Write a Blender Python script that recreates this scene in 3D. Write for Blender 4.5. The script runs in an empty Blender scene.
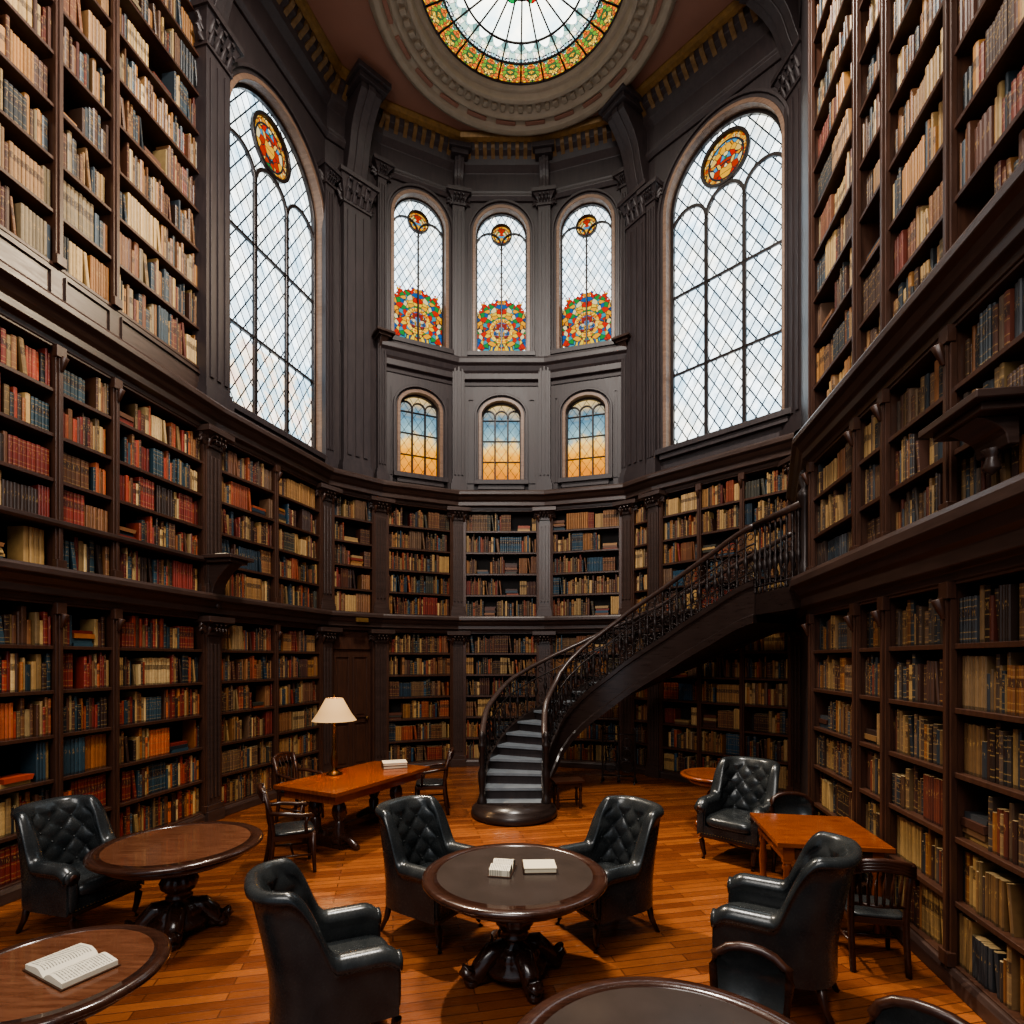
import bpy, math, random
from mathutils import Vector, Matrix
random.seed(7)
scene = bpy.context.scene
try:
    scene.view_settings.view_transform='AgX'; scene.view_settings.look='AgX - Medium High Contrast'
except Exception: pass
R = random.random
def U(a,b): return a+(b-a)*R()
def lin(h):
    h=h.lstrip('#'); o=[]
    for i in (0,2,4):
        c=int(h[i:i+2],16)/255
        o.append(c/12.92 if c<=.04045 else ((c+.055)/1.055)**2.4)
    return tuple(o)

# ------------------------------------------------------------ node helpers
class NT:
    def __init__(s,name):
        s.mat=bpy.data.materials.new(name); s.mat.use_nodes=True
        s.nt=s.mat.node_tree; s.n=s.nt.nodes; s.b=s.n['Principled BSDF']
    def node(s,t,**kw):
        n=s.n.new(t)
        for k,v in kw.items(): setattr(n,k,v)
        return n
    def put(s,sock,v):
        if hasattr(v,'is_output'): s.nt.links.new(v,sock)
        elif isinstance(v,(tuple,list)) and len(v)==3 and sock.type=='RGBA': sock.default_value=(*v,1)
        else: sock.default_value=v
    def m(s,op,a,b=0.0,c=0.0):
        n=s.node('ShaderNodeMath',operation=op)
        s.put(n.inputs[0],a); s.put(n.inputs[1],b); s.put(n.inputs[2],c)
        return n.outputs[0]
    def xyz(s,x,y,z=0.0):
        n=s.node('ShaderNodeCombineXYZ'); s.put(n.inputs[0],x); s.put(n.inputs[1],y); s.put(n.inputs[2],z); return n.outputs[0]
    def mix(s,f,a,b,mode='MIX'):
        n=s.node('ShaderNodeMix',data_type='RGBA',blend_type=mode)
        s.put(n.inputs[0],f); s.put(n.inputs[6],a); s.put(n.inputs[7],b)
        return n.outputs[2]
    def ramp(s,f,stops,const=False):
        n=s.node('ShaderNodeValToRGB'); cr=n.color_ramp
        if const: cr.interpolation='CONSTANT'
        while len(cr.elements)<len(stops): cr.elements.new(.5)
        for e,(p,c) in zip(cr.elements,stops): e.position=p; e.color=(*c,1)
        s.put(n.inputs[0],f); return n.outputs[0]
    def noise(s,vec,scale,detail=4,rough=.55):
        n=s.node('ShaderNodeTexNoise'); n.inputs['Scale'].default_value=scale
        n.inputs['Detail'].default_value=detail; n.inputs['Roughness'].default_value=rough
        if vec is not None: s.put(n.inputs['Vector'],vec)
        return n.outputs[0]
    def mapping(s,vec,scale=(1,1,1),rot=(0,0,0)):
        n=s.node('ShaderNodeMapping'); n.inputs['Scale'].default_value=scale
        n.inputs['Rotation'].default_value=rot; s.put(n.inputs[0],vec); return n.outputs[0]
    def coord(s,k='Object'): return s.node('ShaderNodeTexCoord').outputs[k]
    def bump(s,h,st=.3,d=.01):
        n=s.node('ShaderNodeBump'); n.inputs['Strength'].default_value=st; n.inputs['Distance'].default_value=d
        s.put(n.inputs['Height'],h); s.put(s.b.inputs['Normal'],n.outputs[0])
    def set(s,**kw):
        names={'col':'Base Color','rough':'Roughness','metal':'Metallic','emi':'Emission Color','es':'Emission Strength','spec':'Specular IOR Level','coat':'Coat Weight'}
        for k,v in kw.items(): s.put(s.b.inputs[names[k]],v)

def wood(name,c1,c2,rough=.4,scale=(1.5,1.5,14),bump=.15,coat=0):
    t=NT(name); v=t.mapping(t.coord(),scale)
    n=t.noise(v,2.5,6,.6); n2=t.noise(t.coord(),1.3,3)
    c=t.ramp(n,[(.25,c1),(.75,c2)]); c=t.mix(t.m('MULTIPLY',n2,.5),c,tuple(x*.45 for x in c1))
    t.set(col=c,rough=t.m('ADD',t.m('MULTIPLY',n,.2),rough-.1),coat=coat); t.bump(n,bump,.004); return t.mat
def plain(name,c,rough=.5,metal=0,nscale=8,var=.35,bump=.1):
    t=NT(name); n=t.noise(t.coord(),nscale,5)
    t.set(col=t.mix(t.m('MULTIPLY',n,var*1.6),c,tuple(x*.4 for x in c)),rough=rough,metal=metal); t.bump(n,bump,.004); return t.mat

M_SHELF=wood('shelf_wood',lin('3a261e'),lin('563626'),.38,(14,14,1.5))
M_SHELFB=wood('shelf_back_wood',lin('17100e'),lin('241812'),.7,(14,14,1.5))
M_WALL=wood('dark_panel_wood',lin('30282a'),lin('463b3a'),.5,(10,10,1.2))
M_TRIM=wood('dark_trim_wood',lin('382a25'),lin('523f38'),.34,(1.5,1.5,14))
M_GOLD=plain('gilt_moulding',lin('94703c'),.45,.35,14,.8)
M_GOLDB=plain('gilt_brackets',lin('8a683e'),.5,.2,14,.9)
M_CEIL=plain('ceiling_paint',lin('8d6250'),.7,0,1.2,.3)
M_CREAM=plain('ceiling_plaster',lin('9a8a76'),.6,0,6,.4)
M_IRON=plain('wrought_iron',lin('332a28'),.36,.35,10,.3)
M_STRING=wood('stair_stringer_wood',lin('261d1b'),lin('3a2e2a'),.3)
M_STONE=plain('tread_stone',lin('8a9096'),.35,0,5,.6)
t=NT('black_leather'); v=t.coord(); n=t.noise(v,60,4); n2=t.noise(v,4,3)
t.set(col=t.ramp(n2,[(.3,lin('1a1e21')),(.7,lin('343636'))]),rough=t.m('ADD',t.m('MULTIPLY',n,.2),.16)); t.bump(n,.12,.003); M_LEATH=t.mat
M_CHWOOD=wood('chair_wood',lin('2a1812'),lin('4a2a1c'),.3)
M_TABLE=wood('table_wood',lin('6c3218'),lin('a45a2e'),.2,(2,14,2),.06,.4)
M_TABDK=wood('dark_table_wood',lin('2c1a14'),lin('4e3024'),.22,(2,14,2),.06,.4)
M_TABTOP=wood('worn_table_top',lin('56301f'),lin('835840'),.18,(2,14,2),.06,.4)
M_LEATOP=plain('leather_table_top',lin('473d38'),.22,0,5,.6,.05)
M_PAGE=plain('paper_pages',lin('dccfb4'),.8,0,40,.15)
M_COVER=plain('book_cover',lin('4c3020'),.5)
M_SHADE=NT('lamp_shade'); M_SHADE.set(col=lin('c8a878'),rough=.8,emi=lin('ffb870'),es=.3); M_SHADE=M_SHADE.mat
M_BRASS=plain('aged_brass',lin('6e4e28'),.35,.8)
# floor
t=NT('floor_planks'); v=t.mapping(t.coord(),(1,1,1),(0,0,math.radians(-12)))
br=t.node('ShaderNodeTexBrick'); t.put(br.inputs['Vector'],v)
br.inputs['Scale'].default_value=1; br.inputs['Brick Width'].default_value=1.1; br.inputs['Row Height'].default_value=.095
br.inputs['Mortar Size'].default_value=.0045; br.inputs['Bias'].default_value=0
br.inputs['Color1'].default_value=(*lin('6c3519'),1); br.inputs['Color2'].default_value=(*lin('c4763f'),1); br.inputs['Mortar'].default_value=(*lin('241008'),1)
g=t.noise(t.mapping(v,(1.2,16,1)),3,7,.65)
c=t.mix(t.m('MULTIPLY',g,.8),br.outputs[0],lin('4a2210'))
w=t.noise(t.coord(),.7,3)
c=t.mix(t.m('MULTIPLY',w,.4),c,lin('9a5a34'))
w2=t.noise(t.coord(),2.4,5,.7); c=t.mix(t.m('MULTIPLY',t.m('POWER',w2,2.0),.9),c,lin('3a1c0e'))
t.set(col=c,rough=t.m('ADD',t.m('MULTIPLY',g,.35),.1)); t.bump(t.m('SUBTRACT',g,t.m('MULTIPLY',br.outputs[1],2)),.35,.004); M_FLOOR=t.mat
# books
t=NT('book_spines'); a=t.node('ShaderNodeAttribute',attribute_name='col')
uv=t.node('ShaderNodeSeparateXYZ'); t.put(uv.inputs[0],t.node('ShaderNodeUVMap').outputs[0])
vv=uv.outputs[1]
def band(c,w): return t.m('LESS_THAN',t.m('ABSOLUTE',t.m('SUBTRACT',vv,c)),w)
s=band(.1,.012)
for c,w in ((.24,.01),(.5,.01),(.78,.012),(.92,.012)): s=t.m('ADD',s,band(c,w))
s=t.m('MULTIPLY',s,t.m('GREATER_THAN',a.outputs['Alpha'],.45))
lab=t.m('MULTIPLY',band(.65,.09),t.m('GREATER_THAN',a.outputs['Alpha'],.6))
txt=t.m('MULTIPLY',t.m('GREATER_THAN',t.noise(t.mapping(t.coord(),(90,90,45)),1,2),.56),band(.65,.075))
txt=t.m('MULTIPLY',txt,t.m('LESS_THAN',t.m('ABSOLUTE',t.m('SUBTRACT',uv.outputs[0],.5)),.3))
nz=t.noise(t.coord(),22,4)
wear=t.m('MULTIPLY',t.m('LESS_THAN',vv,.06),.5)
c=t.mix(t.m('MULTIPLY',lab,.75),a.outputs['Color'],lin('2a1410'))
c=t.mix(t.m('MINIMUM',t.m('ADD',t.m('MULTIPLY',s,.5),t.m('MULTIPLY',txt,.6)),.8),c,lin('b89458'))
c=t.mix(t.m('ADD',t.m('MULTIPLY',nz,.45),wear),c,lin('20150f'))
t.set(col=c,rough=.5); M_BOOK=t.mat

def stained(t,uvec,scale,pal,k=.55):
    v=t.node('ShaderNodeTexVoronoi'); v.inputs['Scale'].default_value=scale; t.put(v.inputs['Vector'],uvec)
    sp=t.node('ShaderNodeSeparateColor'); t.put(sp.inputs[0],v.outputs['Color'])
    col=t.ramp(sp.outputs[0],[(i/len(pal),tuple(x*k for x in lin(c))) for i,c in enumerate(pal)],True)
    e=t.node('ShaderNodeTexVoronoi',feature='DISTANCE_TO_EDGE'); e.inputs['Scale'].default_value=scale; t.put(e.inputs['Vector'],uvec)
    return col,t.m('LESS_THAN',e.outputs['Distance'],.045)
def glass(name,med=None,arms=None,warm=None,es=3.0,cw=.22,ch=.34,lw=.045,wk=.9,k0=.3,small=False):
    t=NT(name); uvn=t.node('ShaderNodeUVMap').outputs[0]; sp=t.node('ShaderNodeSeparateXYZ'); t.put(sp.inputs[0],uvn)
    u,v=sp.outputs[0],sp.outputs[1]
    a=t.m('ADD',t.m('DIVIDE',u,cw),t.m('DIVIDE',v,ch)); b=t.m('SUBTRACT',t.m('DIVIDE',u,cw),t.m('DIVIDE',v,ch))
    la=t.m('LESS_THAN',t.m('PINGPONG',a,.5),lw); lb=t.m('LESS_THAN',t.m('PINGPONG',b,.5),lw)
    line=t.m('MAXIMUM',la,lb)
    n=t.noise(uvn,1.1,3); n2=t.noise(uvn,7,3)
    cell=t.node('ShaderNodeTexWhiteNoise')
    t.put(cell.inputs['Vector'],t.xyz(t.m('FLOOR',a),t.m('FLOOR',b)))
    col=t.ramp(n,[(.3,lin('8fb6cc')),(.46,lin('e6eef2')),(.72,lin('f6e6c4'))])
    col=t.mix(t.m('MULTIPLY',t.m('POWER',n2,2.0),1.3),col,lin('64808e'))
    col=t.mix(t.m('MULTIPLY',cell.outputs[0],.6),col,lin('788e9a'))
    if warm:
        f=t.m('MULTIPLY',t.m('LESS_THAN',v,warm),t.m('ADD',t.noise(uvn,2.2,2),.25))
        wc=t.ramp(t.noise(uvn,3.0,3),[(.36,lin('2f6c90')),(.47,lin('6c98a0')),(.52,lin('e0a840')),(.64,lin('d07820'))])
        wc=t.mix(.35,wc,(0,0,0))
        col=t.mix(t.m('MINIMUM',t.m('MULTIPLY',f,2.0*wk),wk),col,wc)
    if small:
        hgt=t.m('ADD',t.m('DIVIDE',v,1.75),t.m('MULTIPLY',t.m('SUBTRACT',t.noise(uvn,3,3),.5),.5))
        col=t.ramp(hgt,[(.1,lin('c87820')),(.3,lin('e8a030')),(.45,lin('e8c070')),(.55,lin('7ca0a8')),(.75,lin('3f7088')),(.95,lin('b8a070'))])
        col=t.mix(t.m('MULTIPLY',n2,.5),col,lin('5a4020'))
    def dist(cv,sx=1.0):
        return t.m('SQRT',t.m('ADD',t.m('POWER',t.m('ABSOLUTE',t.m('MULTIPLY',u,sx)),2),t.m('POWER',t.m('ABSOLUTE',t.m('SUBTRACT',v,cv)),2)))
    sym=t.xyz(t.m('ABSOLUTE',u),v)
    if med:
        sc,ed=stained(t,sym,5.5/med[1]*.8,('c82a14','e8981c','e8c060','2c8a3c','f0b030','b83814','4f98c0','f0dca0'),k0)
        d=dist(med[0]); k=t.m('LESS_THAN',d,med[1])
        rim=t.m('GREATER_THAN',d,med[1]*.74); rc,re=stained(t,uvn,9/med[1]*.8,('e8b040','d89028','f0d080','b84a20'),k0)
        sc=t.mix(rim,sc,rc)
        col=t.mix(k,col,sc)
        ed=t.m('MAXIMUM',ed,t.m('LESS_THAN',t.m('ABSOLUTE',t.m('SUBTRACT',d,med[1]*.74)),med[1]*.035))
        line=t.mix(k,line,t.m('MAXIMUM',ed,t.m('GREATER_THAN',d,med[1]*.94)))
    if arms:
        ns=t.noise(sym,4,3)
        sc,ed=stained(t,t.xyz(t.m('ADD',t.m('ABSOLUTE',u),t.m('MULTIPLY',ns,.15)),v),11,('d02a14','f0a820','f0c840','248a3c','1c5c9c','e0901c','3c98a8','e8d8a0','c83018'),k0)
        d=t.m('ADD',dist(arms[0],.9),t.m('MULTIPLY',t.m('SUBTRACT',t.noise(sym,7,2),.5),.6)); k=t.m('LESS_THAN',d,arms[1])
        col=t.mix(k,col,sc); line=t.mix(k,line,ed)
        ring=t.m('LESS_THAN',dist(arms[0]-.02,1.0),.27); rc,_=stained(t,uvn,30,('f0b020','f4d060','d07818'),k0*1.2); col=t.mix(ring,col,rc)
        sh=t.m('LESS_THAN',dist(arms[0]-.02,1.0),.19); shc,_=stained(t,sym,14,('6088b0','a03020','e0d0a0','d8a030','305c90'),k0); col=t.mix(sh,col,shc)
    col=t.mix(line,col,lin('101214'))
    t.set(col=lin('08090a'),emi=col,es=es,rough=.6,spec=.1); return t.mat
G_BIG=glass('leaded_glass_big',med=(4.82,.44),warm=1.3,es=5.0,wk=.45,k0=.22,lw=.062)
G_BIGR=glass('leaded_glass_big_b',med=(5.0,.44),es=5.0,k0=.22,lw=.062)
G_AP=glass('leaded_glass_arms',med=(2.68,.22),arms=(.62,.66),es=4.6,cw=.16,ch=.26,lw=.06,k0=.24)
G_SM=glass('leaded_glass_small',es=2.2,cw=.2,ch=.28,lw=.025,small=True)
# oculus glass
t=NT('oculus_stained_glass'); uvn=t.node('ShaderNodeUVMap').outputs[0]; sp=t.node('ShaderNodeSeparateXYZ'); t.put(sp.inputs[0],uvn)
u,v=sp.outputs[0],sp.outputs[1]
r=t.m('SQRT',t.m('ADD',t.m('MULTIPLY',u,u),t.m('MULTIPLY',v,v))); th=t.m('ARCTAN2',v,u)
wa=t.m('PINGPONG',th,math.pi/24); pv=t.xyz(t.m('MULTIPLY',wa,r),r)
col=t.ramp(t.noise(uvn,2,3),[(.3,lin('a9c4cc')),(.6,lin('f4f0de'))])
pet=t.m('ABSOLUTE',t.m('SINE',t.m('MULTIPLY',th,12)))
scal=t.m('GREATER_THAN',r,t.m('ADD',1.0,t.m('MULTIPLY',pet,.2)))
s1,e1=stained(t,pv,13,('e8eef0','8aaab0','5a7c78','f0e8c8','3c5c50','dfe8e8','9ab8a8','f4f0e0'),.55)
col=t.mix(scal,col,s1); ln=t.m('MULTIPLY',scal,e1)
edge=t.m('GREATER_THAN',r,t.m('ADD',1.36,t.m('MULTIPLY',t.m('ABSOLUTE',t.m('SINE',t.m('MULTIPLY',th,24))),.1)))
s2,e2=stained(t,pv,16,('f0b020','e8b838','6a9838','f2c840','d89028','3c6838','d86a2c','f4d870'),.3)
col=t.mix(edge,col,s2); ln=t.m('MAXIMUM',ln,t.m('MULTIPLY',edge,e2))
ros=t.m('LESS_THAN',r,t.m('ADD',.36,t.m('MULTIPLY',t.m('ABSOLUTE',t.m('SINE',t.m('MULTIPLY',th,4))),.16)))
s3,e3=stained(t,uvn,12,('1c8a34','b82020','20a050','c83a2c','1a6a34'),.25)
col=t.mix(ros,col,s3)
col=t.mix(ln,col,lin('181818'))
t.set(col=lin('101010'),emi=col,es=5.0,rough=.6,spec=.1); G_OC=t.mat

# ------------------------------------------------------------ mesh builder
class MB:
    def __init__(s): s.v=[];s.f=[];s.m=[];s.s=[];s.uv={};s.M=None
    def add(s,vs,fs,mat=0,smooth=False,uvs=None):
        o=len(s.v)
        if s.M is not None: vs=[tuple(s.M@Vector(p)) for p in vs]
        s.v.extend(vs)
        for i,f in enumerate(fs):
            if uvs: s.uv[len(s.f)]=uvs[i]
            s.f.append([o+k for k in f]); s.m.append(mat); s.s.append(smooth)
    def box(s,x0,x1,y0,y1,z0,z1,mat=0):
        s.add([(x0,y0,z0),(x1,y0,z0),(x1,y1,z0),(x0,y1,z0),(x0,y0,z1),(x1,y0,z1),(x1,y1,z1),(x0,y1,z1)],
              [(0,3,2,1),(4,5,6,7),(0,1,5,4),(1,2,6,5),(2,3,7,6),(3,0,4,7)],mat)
    def rbox(s,x0,x1,y0,y1,z0,z1,r,mat=0,n=3,ex=4):
        cx,cy,cz=(x0+x1)/2,(y0+y1)/2,(z0+z1)/2; hx,hy,hz=(x1-x0)/2,(y1-y0)/2,(z1-z0)/2
        vs=[];fs=[];A=32;B=12
        def sg(c,e): return math.copysign(abs(c)**e,c)
        for j in range(B+1):
            ph=-math.pi/2+math.pi*j/B
            for i in range(A):
                a=2*math.pi*i/A; e=2/ex
                vs.append((cx+hx*sg(math.cos(ph),.45)*sg(math.cos(a),e),cy+hy*sg(math.cos(ph),.45)*sg(math.sin(a),e),cz+hz*sg(math.sin(ph),.7)))
        for j in range(B):
            for i in range(A):
                fs.append((j*A+i,j*A+(i+1)%A,(j+1)*A+(i+1)%A,(j+1)*A+i))
        s.add(vs,fs,mat,True)
    def lathe(s,prof,cx=0,cy=0,seg=24,mat=0,smooth=True,cap=True):
        vs=[];fs=[];n=len(prof)
        for (r,z) in prof:
            for i in range(seg):
                a=2*math.pi*i/seg; vs.append((cx+r*math.cos(a),cy+r*math.sin(a),z))
        for j in range(n-1):
            for i in range(seg): fs.append((j*seg+i,j*seg+(i+1)%seg,(j+1)*seg+(i+1)%seg,(j+1)*seg+i))
        if cap:
            if prof[0][0]>1e-4: fs.append(tuple(reversed(range(seg))))
            if prof[-1][0]>1e-4: fs.append(tuple(range((n-1)*seg,n*seg)))
        s.add(vs,fs,mat,smooth)
    def ball(s,c,r,mat=0):
        s.lathe([(r*math.sin(math.pi*k/6),c[2]-r*math.cos(math.pi*k/6)) for k in range(7)],c[0],c[1],10,mat,True,False)
    def tube(s,path,rad,seg=8,mat=0,flat=1.0):
        vs=[];fs=[];n=len(path); path=[Vector(p) for p in path]
        for k,p in enumerate(path):
            d=(path[min(k+1,n-1)]-path[max(k-1,0)]).normalized()
            up=Vector((0,0,1)) if abs(d.z)<.95 else Vector((0,1,0))
            a=d.cross(up).normalized(); b=a.cross(d)
            r=rad(k/(n-1)) if callable(rad) else rad
            for i in range(seg):
                t=2*math.pi*i/seg; vs.append(tuple(p+a*r*math.cos(t)+b*r*flat*math.sin(t)))
        for k in range(n-1):
            for i in range(seg): fs.append((k*seg+i,k*seg+(i+1)%seg,(k+1)*seg+(i+1)%seg,(k+1)*seg+i))
        fs.append(tuple(reversed(range(seg)))); fs.append(tuple(range((n-1)*seg,n*seg)))
        s.add(vs,fs,mat,True)
    def bar(s,pts,w,y0,y1,mat=0,closed=False):
        n=len(pts); vs=[];fs=[]
        P=[Vector(p) for p in pts]
        for k in range(n):
            if closed: a=P[k-1];b=P[(k+1)%n]
            else: a=P[max(k-1,0)];b=P[min(k+1,n-1)]
            d=(b-a); d.normalize(); nn=Vector((-d.y,d.x))*w/2
            p,q=P[k]+nn,P[k]-nn
            vs+=[(p.x,y0,p.y),(q.x,y0,q.y),(q.x,y1,q.y),(p.x,y1,p.y)]
        for k in range(n if closed else n-1):
            j=(k+1)%n
            for i in range(4): fs.append((k*4+i,k*4+(i+1)%4,j*4+(i+1)%4,j*4+i))
        if not closed: fs+=[(0,1,2,3),(4*n-4,4*n-1,4*n-2,4*n-3)]
        s.add(vs,fs,mat)
    def prism(s,poly,x0,x1,mat=0):
        n=len(poly); vs=[(x0,y,z) for y,z in poly]+[(x1,y,z) for y,z in poly]
        fs=[tuple(reversed(range(n))),tuple(range(n,2*n))]+[(i,(i+1)%n,n+(i+1)%n,n+i) for i in range(n)]
        s.add(vs,fs,mat)
    def plan(s,poly,prof,mat=0,ends=True):
        n=len(poly); P=[Vector(p) for p in poly]; N=[]
        for i in range(n-1):
            d=(P[i+1]-P[i]).normalized(); N.append(Vector((d.y,-d.x)))
        vs=[];fs=[];m=len(prof)
        for i in range(n):
            a=N[max(i-1,0)];b=N[min(i,n-2)]; mm=(a+b)/(1+a.dot(b))
            for o,z in prof: q=P[i]+mm*o; vs.append((q.x,q.y,z))
        for i in range(n-1):
            for k in range(m): fs.append((i*m+k,i*m+(k+1)%m,(i+1)*m+(k+1)%m,(i+1)*m+k))
        if ends: fs.append(tuple(range(m))); fs.append(tuple(reversed(range((n-1)*m,n*m))))
        s.add(vs,fs,mat)
    def mesh(s,name,mats):
        me=bpy.data.meshes.new(name); me.from_pydata(s.v,[],s.f)
        for m in mats: me.materials.append(m)
        me.polygons.foreach_set('material_index',s.m); me.polygons.foreach_set('use_smooth',s.s)
        if s.uv:
            l=me.uv_layers.new(name='UVMap')
            for fi,uu in s.uv.items():
                p=me.polygons[fi]
                for k,li in enumerate(p.loop_indices): l.data[li].uv=uu[k]
        me.update(); return me
def obj(name,me,parent=None,loc=(0,0,0),rz=0):
    o=bpy.data.objects.new(name,me); scene.collection.objects.link(o)
    o.location=loc; o.rotation_euler=(0,0,rz)
    if parent: o.parent=parent
    return o
def bev(o,w=.006,seg=2):
    m=o.modifiers.new('bevel','BEVEL'); m.width=w; m.segments=seg; m.limit_method='ANGLE'; m.angle_limit=.7; return o

# ------------------------------------------------------------ plan
P=dict(S=(-6.12,-2.5),B=(-4.31,8.0),M=(-3.54,10.6),C=(-2.69,11.4),D=(-1.17,12.1),E=(.71,12.1),F=(2.4,11.6),G=(2.81,11.0),H=(4.63,9.0),I=(3.6,6.75),J=(1.98,-2.5))
def fr(a,b):
    a=Vector(P[a]) if isinstance(a,str) else Vector(a); b=Vector(P[b]) if isinstance(b,str) else Vector(b)
    d=(b-a); L=d.length; d.normalize()
    Mx=Matrix(((d.x,-d.y,0,a.x),(d.y,d.x,0,a.y),(0,0,1,0),(0,0,0,1)))
    return Mx,L
CEIL=13.3

# ------------------------------------------------------------ books
PALS={'warm':['8a5c38','a07444','6b442c','7a4c30','5a3424','3c241c','96482a','9c7e54','b38e5a','3c3a30','7a2a1c','243845','c29e6a','946232','6a4e38','24485c','4e2c20'],
 'left':['96382a','b4492c','6b442c','8a5c38','28444e','2f4a55','5a3424','b38e5a','9c7e54','3a261c','a4622f','c8a56c','1e2a30','7a281c','c8683a','862c1e','d0b07c'],
 'right':['6a5442','8a6e4c','54483e','383c40','2c3840','98794e','54382a','6c4e36','80603c','20282e','a88858','6a3424','42464a','8c5a30','34241c','4a2c20'],
 'upper':['a27a50','b8925c','c4a26a','6b4e3a','344650','8a5e3c','5c3828','3a464e','9c6a38','262c30','ceae78','7a4a2e','b07c44','4a3428','6e3020','8c7a5c']}
def bookcase(a,b,bounds,z0,z1,rows,pal,depth=.32,dens=.97,skip=(),wmul=1.0,tall=.86):
    Mx,L=fr(a,b); emp=bpy.data.objects.new('bookcase',None); scene.collection.objects.link(emp)
    mb=MB(); mb.M=Mx; s0,s1=bounds[0],bounds[-1]
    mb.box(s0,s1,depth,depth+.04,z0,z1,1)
    for i,s in enumerate(bounds):
        w=.042
        mb.box(s-.02,s+.02,.0,depth,z0,z1,0); mb.box(s-w,s+w,-.03,.012,z0,z1,0); mb.box(s-w*.45,s+w*.45,-.05,-.03,z0+.08,z1-.08,0)
        mb.box(s-w-.012,s+w+.012,-.06,.0,z1-.12,z1,0); mb.box(s-w-.012,s+w+.012,-.06,.0,z0,z0+.1,0)
        mb.tube([(s,-.05,z1-.26),(s,-.075,z1-.19),(s,-.1,z1-.12)],lambda q:.018+.02*q,6,0)
    H=(z1-z0)/rows
    for k in range(rows+1):
        z=z0+k*H; mb.box(s0,s1,.0,depth,z-.018,z+.012,0); mb.box(s0,s1,-.008,.012,z-.024,z+.014,0)
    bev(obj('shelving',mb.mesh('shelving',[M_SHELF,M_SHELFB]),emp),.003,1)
    V=[];F=[];C=[];T=[]
    cols=[lin(c) for c in PALS[pal]]
    page=lin('b8a078')
    def book(x,w,z,h,y,d,c,al,lean=0):
        o=len(V)
        pr=[(0,.008),(.25*w,0),(.75*w,0),(w,.008),(w,d),(0,d)]
        for zz in (z,z+h):
            lx=lean*(zz-z)
            for px,py in pr: V.append(tuple(Mx@Vector((x+px+lx,y+py,zz))))
        cc=(*c,al); pc=(*page,0)
        for i,(p,q) in enumerate(((0,1),(1,2),(2,3),(3,4),(5,0))):
            F.append((o+p,o+q,o+q+6,o+p+6)); C.extend([cc]*4)
            if i<3:
                us=((0,.25),(.25,.75),(.75,1))[i]; T.extend([(us[0],0),(us[1],0),(us[1],1),(us[0],1)])
            else: T.extend([(0,2)]*4)
        F.append(tuple(o+6+i for i in range(6))); C.extend([pc]*6); T.extend([(0,2)]*6)
    for bi in range(len(bounds)-1):
        if bi in skip: continue
        b0,b1=bounds[bi]+.025,bounds[bi+1]-.025
        for k in range(rows):
            z=z0+k*H+.013; gap=H-.035; x=b0; mood=random.choice(cols)
            while x<b1-.02:
                if R()<.06 and b1-x>.35:
                    zz=z; Lb=U(.24,.32)
                    for q in range(random.randint(2,5)):
                        hh=U(.03,.055)
                        if zz+hh>z+gap-.02: break
                        c=random.choice(cols); o=len(V); dx=U(0,.03); yy=U(.03,.07)
                        for pz in (zz,zz+hh):
                            for px,py in ((x+dx,yy),(x+dx+Lb*U(.9,1),yy),(x+dx+Lb*.95,yy+.2),(x+dx,yy+.2)): V.append(tuple(Mx@Vector((px,py,pz))))
                        for f in ((0,1,5,4),(1,2,6,5),(3,0,4,7),(4,5,6,7)):
                            F.append(tuple(o+i for i in f)); C.extend([(*c,0)]*4); T.extend([(0,2)]*4)
                        zz+=hh+.001
                    x+=Lb+.04; continue
                if R()>dens: x+=U(.04,.16); continue
                n=random.randint(3,10); c=mood if R()<.25 else random.choice(cols); w=U(.024,.05)*wmul; h=gap*U(tall-.18,tall+.08); al=R(); y=U(.015,.06)
                uni=R()<.45
                for q in range(n):
                    ww=w*(U(.9,1.1) if uni else U(.6,1.4))
                    if x+ww>b1: x=b1; break
                    cc=c if uni else random.choice(cols); f=U(.7,1.15) if uni else U(.45,1.15)
                    cc=tuple(min(1,e*f) for e in cc)
                    hh=h if uni else gap*U(.6,.95)
                    ln=0
                    if q==n-1 and R()<.25 and x+ww+.07<b1: ln=-.12; x+=.05
                    book(x,ww*.96,z,hh*U(.975,1.0),y+U(0,.012),.2,cc,al if uni else R(),ln)
                    x+=ww
                if R()<.15: x+=U(.02,.07)
    me=bpy.data.meshes.new('books'); me.from_pydata(V,[],F); me.materials.append(M_BOOK)
    ca=me.color_attributes.new('col','FLOAT_COLOR','CORNER'); ca.data.foreach_set('color',[e for c in C for e in c])
    ul=me.uv_layers.new(name='UVMap'); ul.data.foreach_set('uv',[e for c in T for e in c])
    obj('books',me,emp); return emp

_,L0=fr('S','B'); _,L9=fr('I','J')
ys=[-2.4,-1.5,-.1,.7,2.1,2.9,3.6,5.0,5.78,6.45,7.88]
B0=[(y+2.5)/10.5*L0 for y in ys]
yr=[6.68,5.46,4.89,3.96,2.95,2.3,1.2,.2,-.8,-2.4]
B9=[(6.75-y)/9.25*L9 for y in yr]
T1=(.14,2.88); T2=(3.22,5.52)
bookcase('S','B',B0,*T1,6,'left',dens=.95)
bookcase('S','B',B0,*T2,5,'left')
bookcase('S','B',B0,6.35,12.3,11,'upper')
for (a,b,n1,n2) in (('B','M',2,2),('C','D',1,1),('D','E',1,1),('E','F',1,1),('F','G',1,1),('G','H',3,3)):
    _,L=fr(a,b); e=.14
    bd=[e+(L-2*e)*i/n1 for i in range(n1+1)]
    bookcase(a,b,bd,*T1,6,'warm'); bookcase(a,b,bd,*T2,5,'warm')
_,L2=fr('M','C'); bookcase('M','C',[.14,L2-.14],*T2,5,'warm')
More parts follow.
